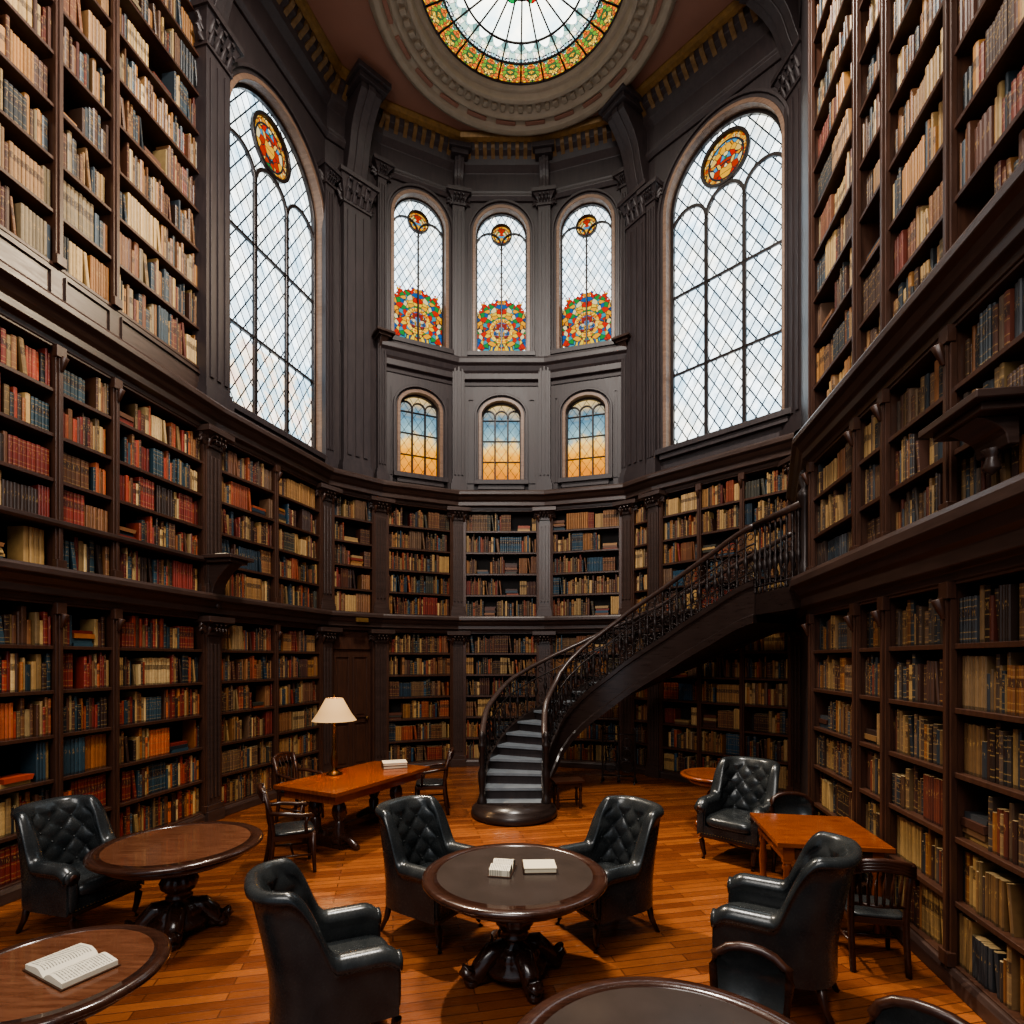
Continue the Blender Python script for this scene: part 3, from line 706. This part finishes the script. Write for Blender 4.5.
# ------------------------------------------------------------ furniture
def sm(a,b,x):
    x=max(0,min(1,(x-a)/(b-a))); return x*x*(3-2*x)
def armchair_mesh():
    mb=MB()
    a=.295; yf=-.34; yb=.06; rb=.24
    path=[]
    for i in range(14): path.append((-a,yf+(yb-yf)*i/14))
    for i in range(61):
        t=math.pi*i/60; ex=.75
        path.append((-a*math.copysign(abs(math.cos(t))**ex,math.cos(t)),yb+rb*abs(math.sin(t))**ex))
    for i in range(13,-1,-1): path.append((a,yf+(yb-yf)*i/14))
    n=len(path); arc=[0]
    for i in range(1,n): arc.append(arc[-1]+math.dist(path[i],path[i-1]))
    mid=arc[-1]/2; TS=.19
    NI=40; secs=[]
    def pt(i,o,z):
        x,y=path[i]; p0=path[max(i-1,0)]; p1=path[min(i+1,n-1)]; d=Vector((p1[0]-p0[0],p1[1]-p0[1])).normalized()
        nrm=Vector((-d.y,d.x)); lx=(max(0,z-.42)**1.3)*.22*sm(-.0,.3,y)
        return (x+nrm.x*o,y+nrm.y*o+lx,z)
    def hts(i):
        y=path[i][1]; q=sm(-.0,.17,y); ht=.63+.38*q+.035*math.cos((arc[i]-mid)/mid*1.6)*q
        if y<-.25: ht-=.05*((-.25-y)/.09)**2
        return q,ht
    for i in range(n):
        x,y=path[i]; q,ht=hts(i); th=.035+.012*(1-q); sec=[]
        for k in range(9): sec.append((th,.25+(ht-.06-.25)*k/8))
        rr=th+.012+.012*(1-q)
        for k in range(1,10):
            ag=-.6+(math.pi+1.0)*k/10; sec.append((rr*math.cos(ag)+.01,ht-.045+rr*math.sin(ag)))
        for k in range(NI):
            z=ht-.08-(ht-.08-.36)*k/(NI-1); o=-th
            if y>-.02:
                u=(arc[i]-mid)/TS; v=(z-.5)/TS
                tf=(abs(math.sin(math.pi*(u+v)))*abs(math.sin(math.pi*(u-v))))**.4
                o-=(tf*.03)*q*sm(.40,.5,z)
            sec.append((o,z))
        secs.append([pt(i,o,z) for o,z in sec])
    m=len(secs[0]); vs=[p for r_ in secs for p in r_]; fs=[]
    for i in range(n-1):
        for k in range(m-1): fs.append((i*m+k,(i+1)*m+k,(i+1)*m+k+1,i*m+k+1))
    mb.add(vs,fs,0,True)
    for r_,fl in ((secs[0],0),(secs[-1],1)): mb.add(r_,[tuple(range(m)) if fl else tuple(reversed(range(m)))],0)
    for iu in range(-5,6):
        for iv in range(0,6):
            if (iu+iv)%2: continue
            A_=mid+iu*TS/2; z=.5+iv*TS/2
            i=min(range(n),key=lambda j:abs(arc[j]-A_)); q,ht=hts(i)
            if q>.7 and z<ht-.09: mb.ball(pt(i,-.04,z),.011)
    for sx in (-1,1):
        mb.tube([(sx*(a+.01),-.33,.55),(sx*(a+.01),-.36,.55)],.058,16,0); mb.tube([(sx*(a+.01),-.36,.55),(sx*(a+.01),-.368,.55)],.028,12,1)
        mb.rbox(sx*a-.035,sx*a+.035,-.36,-.31,.27,.55,.01,0)
    mb.rbox(-a+.02,a-.02,-.38,.24,.34,.49,.03,0,3,5)
    mb.box(-a,a,-.345,.18,.24,.36,0)
    mb.box(-a-.01,a+.01,-.352,-.335,.235,.262,1)
    for k in range(19): mb.ball((-a+.02+(2*a-.04)*k/18,-.352,.28),.007,2)
    for sx in (-1,1):
        mb.tube([(sx*.27,-.31,.26),(sx*.285,-.34,.2),(sx*.275,-.335,.12),(sx*.262,-.32,.05),(sx*.268,-.338,0.0)],lambda q:.036-.02*q+(.006 if q>.9 else 0),10,1)
        mb.tube([(sx*.23,.24,.26),(sx*.24,.27,.12),(sx*.25,.33,0)],lambda q:.03-.013*q,8,1)
    return mb.mesh('armchair',[M_LEATH,M_CHWOOD,M_BRASS])
AC=armchair_mesh()
def face(dx,dy): return math.atan2(dy,dx)+math.pi/2
def armchair(x,y,dx,dy,sc=1.0):
    o=obj('armchair',AC,None,(x,y,0),face(dx,dy)); o.scale=(sc,sc,sc)
armchair(-3.76,4.85,1,-.28); armchair(-.70,4.78,.85,-.55); armchair(.82,4.78,-.9,-.5)
armchair(-1.1,3.38,.92,.42); armchair(1.82,3.82,-.85,.5,1.04); armchair(2.66,6.52,-.75,-.75,1.05)

def round_table(x,y,Rr,top,name='round_table',rim=M_TABDK,h=.75,rz=.4):
    mb=MB()
    mb.lathe([(Rr-.05,h-.045),(Rr-.01,h-.04),(Rr,h-.028),(Rr-.004,h-.012),(Rr-.02,h-.002),(Rr*.84,h),(Rr*.84,h-.02)],0,0,72,0,True,False)
    mb.lathe([(Rr*.84,h-.002),(0,h-.002)],0,0,72,1,False,False)
    mb.lathe([(Rr-.05,h-.045),(0,h-.045)],0,0,48,0,False,False)
    mb.lathe([(Rr-.12,h-.045),(Rr-.1,h-.06),(Rr-.1,h-.1),(Rr-.13,h-.12),(0,h-.12)],0,0,48,0)
    k=Rr/.67
    prof=[(.2,h-.12),(.16,h-.15),(.08,h-.18),(.065,h-.22),(.1,h-.26),(.125,h-.32),(.11,h-.38),(.07,h-.42),(.09,h-.44),(.09,h-.46),(.07,h-.48),(.13,h-.52),(.16,h-.57),(.15,.14),(.2,.11),(.2,.07),(.1,.06)]
    vs=[];fs=[];seg=40
    for (r_,z) in prof:
        for i in range(seg):
            a=2*math.pi*i/seg; rr=1.15*r_*k**.5*(1+.06*math.cos(a*10)*(1 if .09<r_<.19 else 0)); vs.append((rr*math.cos(a),rr*math.sin(a),z))
    for j in range(len(prof)-1):
        for i in range(seg): fs.append((j*seg+i,j*seg+(i+1)%seg,(j+1)*seg+(i+1)%seg,(j+1)*seg+i))
    mb.add(vs,fs,0,True)
    for i in range(4):
        mb.M=Matrix.Rotation(math.pi/2*i+rz,4,'Z'); q=k**.6
        mb.tube([(.08,0,.2),(.18*q,0,.2),(.26*q,0,.12),(.3*q,0,.07),(.34*q,0,.08),(.37*q,0,.11),(.355*q,0,.13)],lambda t_:.08-.03*t_,10,0)
        mb.lathe([(0,.0),(.045,0),(.055,.03),(.05,.06),(.0,.08)],.33*q,0,12,0)
        mb.tube([(.2*q,0,.05),(.34*q,0,.05)],.05,8,0)
    return obj(name,mb.mesh(name,[rim,top]),None,(x,y,0),0)
round_table(.02,4.07,.67,M_LEATOP); round_table(-2.81,4.73,.65,M_TABTOP); round_table(-2.28,2.79,.5,M_TABTOP,rim=M_TABDK)
round_table(.62,2.06,.69,M_LEATOP); round_table(2.76,7.6,.46,M_TABLE,rim=M_TABLE)

def wooden_chair(x,y,dx,dy,arms=True,slats=5,seatmat=None,h=.95,sc=1):
    mb=MB()
    for sx in (-1,1):
        mb.tube([(sx*.21,-.2,.44),(sx*.215,-.205,.2),(sx*.22,-.215,0)],lambda q:.028-.01*q,8)
        mb.tube([(sx*.2,.26,0),(sx*.2,.215,.25),(sx*.2,.2,.46),(sx*.205,.225,.7),(sx*.21,.29,h)],lambda q:.024+.003*math.sin(q*3),8)
        mb.tube([(sx*.215,-.2,.2),(sx*.2,.2,.22)],.012,6)
        if arms:
            mb.tube([(sx*.21,.235,.70),(sx*.25,.08,.69),(sx*.27,-.08,.66),(sx*.26,-.17,.655),(sx*.255,-.19,.63)],.023,8)
            mb.tube([(sx*.215,-.13,.44),(sx*.245,-.12,.55),(sx*.262,-.14,.65)],.017,8)
    mb.tube([(-.2,0,.21),(.2,0,.21)],.011,6)
    mb.box(-.225,.225,-.225,.21,.395,.445,0)
    mb.rbox(-.22,.22,-.225,.205,.43,.485,.01,1,3,5)
    top=[(-.23,.285,h-.03),(-.12,.315,h+.01),(0,.325,h+.025),(.12,.315,h+.01),(.23,.285,h-.03)]
    for dz in (0,-.025,-.05,-.075): mb.tube([(a,b,c+dz) for a,b,c in top],.022,8)
    mb.tube([(-.2,.215,.56),(0,.24,.56),(.2,.215,.56)],.014,6)
    for i in range(slats):
        xx=-.15+.3*i/(slats-1); mb.tube([(xx*.9,.235,.56),(xx,.25,.75),(xx,.31,h-.02)],.014,6)
    o=obj('wooden_chair',mb.mesh('wooden_chair',[M_CHWOOD,seatmat or M_LEATH]),None,(x,y,0),face(dx,dy)); o.scale=(sc,sc,sc*.97); return o
wooden_chair(-2.42,6.15,.9,.45); wooden_chair(-3.02,8.0,1,-.3); wooden_chair(-1.22,8.45,-1,-.1)
wooden_chair(2.74,4.3,.25,1,False,6,None,.95,.9)
def side_chair(x,y,dx,dy,h=.9,wf=1.0):
    mb=MB()
    out=[(-.19,.52),(-.21,.7),(-.205,.76),(-.18,h-.055),(-.13,h-.02),(-.06,h-.003),(0,h),(.06,h-.003),(.13,h-.02),(.18,h-.055),(.205,.76),(.21,.7),(.19,.52)]
    out=[(a*wf,z) for a,z in out]
    f=lambda z:.2+(z-.45)*.2
    mb.tube([(a,f(z),z) for a,z in out]+[(0,f(.52),.52),(-.19*wf,f(.52),.52)],.026,8,1)
    vs=[];fs=[]
    inner=[(a*.93,z if z<.6 else z-.012) for a,z in out]
    for sy in (-.03,.03):
        vs+=[(a,f(z)+sy*.6,z) for a,z in inner]+[(0,f(.7)+sy*1.2,.7)]
    n=len(inner)
    for b in (0,n+1):
        for i in range(n): fs.append((b+i,b+(i+1)%n,b+n))
    for i in range(n): fs.append((i,(i+1)%n,n+1+(i+1)%n,n+1+i))
    mb.add(vs,fs,0,True)
    for sx in (-1,1):
        mb.tube([(sx*.2,-.2,.42),(sx*.21,-.21,0)],lambda q:.024-.008*q,8,1); mb.tube([(sx*.19,.27,0),(sx*.19,.2,.3),(sx*.19*wf,.205,.53)],.02,8,1)
    mb.box(-.225,.225,-.225,.22,.38,.43,1); mb.rbox(-.225,.225,-.23,.2,.42,.5,.01,0,3,5)
    return obj('side_chair',mb.mesh('side_chair',[M_LEATH,M_CHWOOD]),None,(x,y,0),face(dx,dy))
side_chair(1.08,2.62,-.5,-.85,.82,.84); side_chair(1.5,2.1,-.7,-.6,.86); side_chair(2.98,5.76,-.1,-1,.85)

def library_table(x,y,rz,LX=1.95,WY=1.1):
    mb=MB(); h=.76
    mb.box(-LX/2,LX/2,-WY/2,WY/2,h-.045,h,0); mb.box(-LX/2+.03,LX/2-.03,-WY/2+.03,WY/2-.03,h-.06,h-.045,0)
    mb.box(-LX/2+.09,LX/2-.09,-WY/2+.09,WY/2-.09,h-.16,h-.06,0)
    for sx in (-1,1):
        cx=sx*(LX/2-.38)
        for sy in (-1,1):
            mb.lathe([(.07,h-.16),(.05,h-.2),(.085,h-.28),(.09,h-.36),(.05,h-.44),(.07,h-.47),(.06,.12),(.09,.1),(.09,.06)],cx,sy*.2,16,1)
            mb.tube([(cx,sy*.12,.12),(cx,sy*.3,.13),(cx,sy*.42,.07),(cx,sy*.48,.03),(cx,sy*.5,.035)],lambda q:.055-.02*q,10,1)
        mb.box(cx-.07,cx+.07,-.3,.3,.04,.13,1); mb.box(cx-.09,cx+.09,-.34,.34,0.0,.045,1)
    mb.box(-(LX/2-.38),(LX/2-.38),-.03,.03,.12,.18,1)
    return bev(obj('library_table',mb.mesh('library_table',[M_TABLE,M_TABDK]),None,(x,y,0),rz),.006)
library_table(-2.05,7.45,math.radians(63),1.85,1.02)
def desk(x,y,rz,LX,WY):
    mb=MB(); h=.76
    mb.box(-LX/2,LX/2,-WY/2,WY/2,h-.04,h,0); mb.box(-LX/2+.06,LX/2-.06,-WY/2+.06,WY/2-.06,h-.17,h-.04,0)
    mb.box(-.3,.3,-WY/2+.05,-WY/2+.06,h-.15,h-.06,1)
    for sx in (-1,1):
        for sy in (-1,1):
            a,b=sx*(LX/2-.1),sy*(WY/2-.1); mb.box(a-.035,a+.035,b-.035,b+.035,h-.2,h-.17,0)
            mb.lathe([(.03,h-.2),(.04,h-.24),(.025,h-.27),(.04,h-.4),(.028,.2),(.04,.15),(.025,.1),(.03,.03),(.02,0)],a,b,14,0)
    return bev(obj('writing_desk',mb.mesh('writing_desk',[M_TABLE,M_TABDK]),None,(x,y,0),rz),.006)
desk(2.75,5.08,math.radians(-10),.9,.95)

emp=bpy.data.objects.new('table_lamp',None); scene.collection.objects.link(emp); emp.location=(-2.38,7.5,.76)
mb=MB(); mb.lathe([(.1,0),(.105,.015),(.06,.04),(.025,.07),(.035,.12),(.05,.2),(.03,.3),(.02,.36),(.028,.4),(.018,.46),(.014,.7),(.02,.78),(0,.8)],0,0,20)
obj('lamp_base',mb.mesh('lamp_base',[M_BRASS]),emp)
mb=MB(); mb.lathe([(.29,.72),(.22,.82),(.11,1.02),(.105,1.02),(.215,.82),(.285,.72)],0,0,36,0,True,False); mb.lathe([(0,1.07),(.015,1.05),(.01,1.02)],0,0,8,1); mb.tube([(-.105,0,1.015),(.105,0,1.015)],.004,4,1)
obj('lamp_shade',mb.mesh('lamp_shade',[M_SHADE,M_BRASS]),emp)
l=bpy.data.lights.new('lamp_bulb','POINT'); l.energy=30; l.color=(1,.68,.38); l.shadow_soft_size=.05
lo=bpy.data.objects.new('lamp_bulb',l); scene.collection.objects.link(lo); lo.parent=emp; lo.location=(0,0,.85)

t=NT('printed_page'); v=t.coord(); sp=t.node('ShaderNodeSeparateXYZ'); t.put(sp.inputs[0],v)
ln=t.m('LESS_THAN',t.m('PINGPONG',t.m('MULTIPLY',sp.outputs[1],80),.5),.2)
nz=t.m('GREATER_THAN',t.noise(t.mapping(v,(120,20,1)),1,1),.42)
mg=t.m('MULTIPLY',t.m('LESS_THAN',t.m('ABSOLUTE',t.m('SUBTRACT',t.m('ABSOLUTE',sp.outputs[0]),.1)),.07),t.m('LESS_THAN',t.m('ABSOLUTE',sp.outputs[1]),.11))
t.set(col=t.mix(t.m('MULTIPLY',t.m('MULTIPLY',ln,nz),t.m('MULTIPLY',mg,.75)),lin('dcd2bc'),lin('3a342e')),rough=.8); M_TEXT=t.mat
def open_book(x,y,z,rz,w=.2,d=.27,name='open_book',lift=.04):
    mb=MB(); n=12
    mb.box(-w-.01,w+.01,-d/2-.008,d/2+.008,0,.006,1)
    for sx in (-1,1):
        top=[]
        for i in range(n+1):
            q=i/n; top.append((sx*q*w,.006+lift*math.sin(min(1,q*2.2)*math.pi/2)*(1-.5*q)+.004))
        vs=[(a,-d/2,b) for a,b in top]+[(a,d/2,b) for a,b in top]+[(a,-d/2,.006) for a,b in top]+[(a,d/2,.006) for a,b in top]
        m=n+1; fs=[]
        for i in range(n):
            fs+=[(i,i+1,m+i+1,m+i),(2*m+i,2*m+i+1,i+1,i),(m+i,m+i+1,3*m+i+1,3*m+i)]
        fs.append((n,3*m-1,4*m-1,2*m-1)); mb.add(vs,fs,0,False)
    return obj(name,mb.mesh(name,[M_TEXT,M_COVER]),None,(x,y,z),rz)
open_book(-2.2,2.8,.75,math.radians(-28),.18,.24)
open_book(-.07,4.09,.75,math.radians(80),.12,.15,'open_book',.075)
def book_stack(x,y,z,rz,n=2,name='stacked_books',w=.3,d=.2):
    mb=MB(); zz=0
    for i in range(n):
        mb.M=Matrix.Rotation(U(-.1,.1),4,'Z'); hh=.04
        mb.box(-w/2,w/2,-d/2,d/2,zz,zz+.005,1); mb.box(-w/2+.008,w/2-.004,-d/2+.006,d/2-.006,zz+.005,zz+hh-.005,0); mb.box(-w/2,w/2,-d/2,d/2,zz+hh-.005,zz+hh,0 if i==n-1 else 1)
        mb.box(-w/2-.004,-w/2+.004,-d/2,d/2,zz,zz+hh,1); zz+=hh
    return obj(name,mb.mesh(name,[M_PAGE,M_COVER]),None,(x,y,z),rz)
book_stack(.2,4.12,.751,.0,1,w=.24,d=.18); book_stack(-1.68,8.0,.762,.3,2,w=.34,d=.26)
mb=MB(); mb.box(-.24,.24,-.16,.16,.4,.44,0); mb.box(-.2,.2,-.12,.12,.34,.4,0)
for sx in (-1,1):
    for sy in (-1,1): mb.lathe([(.02,.34),(.028,.28),(.018,.24),(.026,.12),(.016,.02),(.02,0)],sx*.18,sy*.1,10)
    mb.tube([(sx*.18,-.1,.12),(sx*.18,.1,.12)],.01,6)
mb.tube([(-.18,0,.12),(.18,0,.12)],.01,6)
bev(obj('footstool',mb.mesh('footstool',[M_CHWOOD]),None,(.86,8.7,0),.2),.004)
mb=MB()
for x in (-.3,0,.3):
    mb.lathe([(.035,0),(.025,.06),(.016,.1),(.016,.4),(.03,.45),(.016,.5),(.016,.95),(.035,1.0),(0,1.05)],x,0,8)
for z in (.12,.9): mb.tube([(-.3,0,z),(.3,0,z)],.016,6)
for cx in (-.15,.15):
    for z,rr in ((.3,.11),(.53,.1),(.74,.09)): mb.tube([(cx+rr*math.cos(2*math.pi*k/16),0,z+rr*math.sin(2*math.pi*k/16)) for k in range(17)],.012,5)
for x in (-.3,.3): mb.tube([(x,-.18,.01),(x,0,.06),(x,.18,.01)],.014,6)
obj('iron_screen',mb.mesh('iron_screen',[M_IRON]),None,(2.0,10.5,0),-.3)

# ------------------------------------------------------------ lights
w=bpy.data.worlds.new('World'); scene.world=w; w.use_nodes=True
w.node_tree.nodes['Background'].inputs[0].default_value=(.74,.86,1,1); w.node_tree.nodes['Background'].inputs[1].default_value=.55
def aim(o,loc,tgt):
    o.location=loc; o.rotation_euler=(Vector(tgt)-Vector(loc)).to_track_quat('-Z','Y').to_euler()
def area(name,loc,tgt,size,e,col):
    l=bpy.data.lights.new(name,'AREA'); l.energy=e; l.size=size; l.color=col
    o=bpy.data.objects.new(name,l); scene.collection.objects.link(o); aim(o,loc,tgt)
def spot(name,loc,tgt,ang,e,col,blend=.8):
    l=bpy.data.lights.new(name,'SPOT'); l.energy=e; l.color=col; l.spot_size=math.radians(ang); l.spot_blend=blend; l.shadow_soft_size=.12
    o=bpy.data.objects.new(name,l); scene.collection.objects.link(o); aim(o,loc,tgt)
area('front_daylight',(-1.5,-1.8,8),(0,8,3),4,480,(1,.94,.87))  # added soft fill lamp behind the camera
area('overhead_daylight',(0,4.6,12.9),(0,5.0,0),1.6,1350,(1,.93,.84))  # lamp added below the closed ceiling to brighten floor and furniture
spot('window_sun_left_shelves',(3.1,9.6,10.6),(-4.9,5.9,7.4),34,2000,(1,.8,.55))  # spot added inside the room, stands in for sun on the left shelves
spot('window_sun_floor',(-3.1,9.3,10.2),(1.0,5.2,0),42,5000,(1,.84,.64))  # another added indoor spot, imitates warm sunlight across the floor
# ------------------------------------------------------------ camera
cam=bpy.data.cameras.new('camera'); co=bpy.data.objects.new('camera',cam); scene.collection.objects.link(co)
cam.sensor_width=36; cam.lens=36*560/1024; cam.shift_y=(660-512)/1024
co.location=(0,0,2.29); co.rotation_euler=(math.pi/2,0,0); cam.clip_start=.05
scene.camera=co
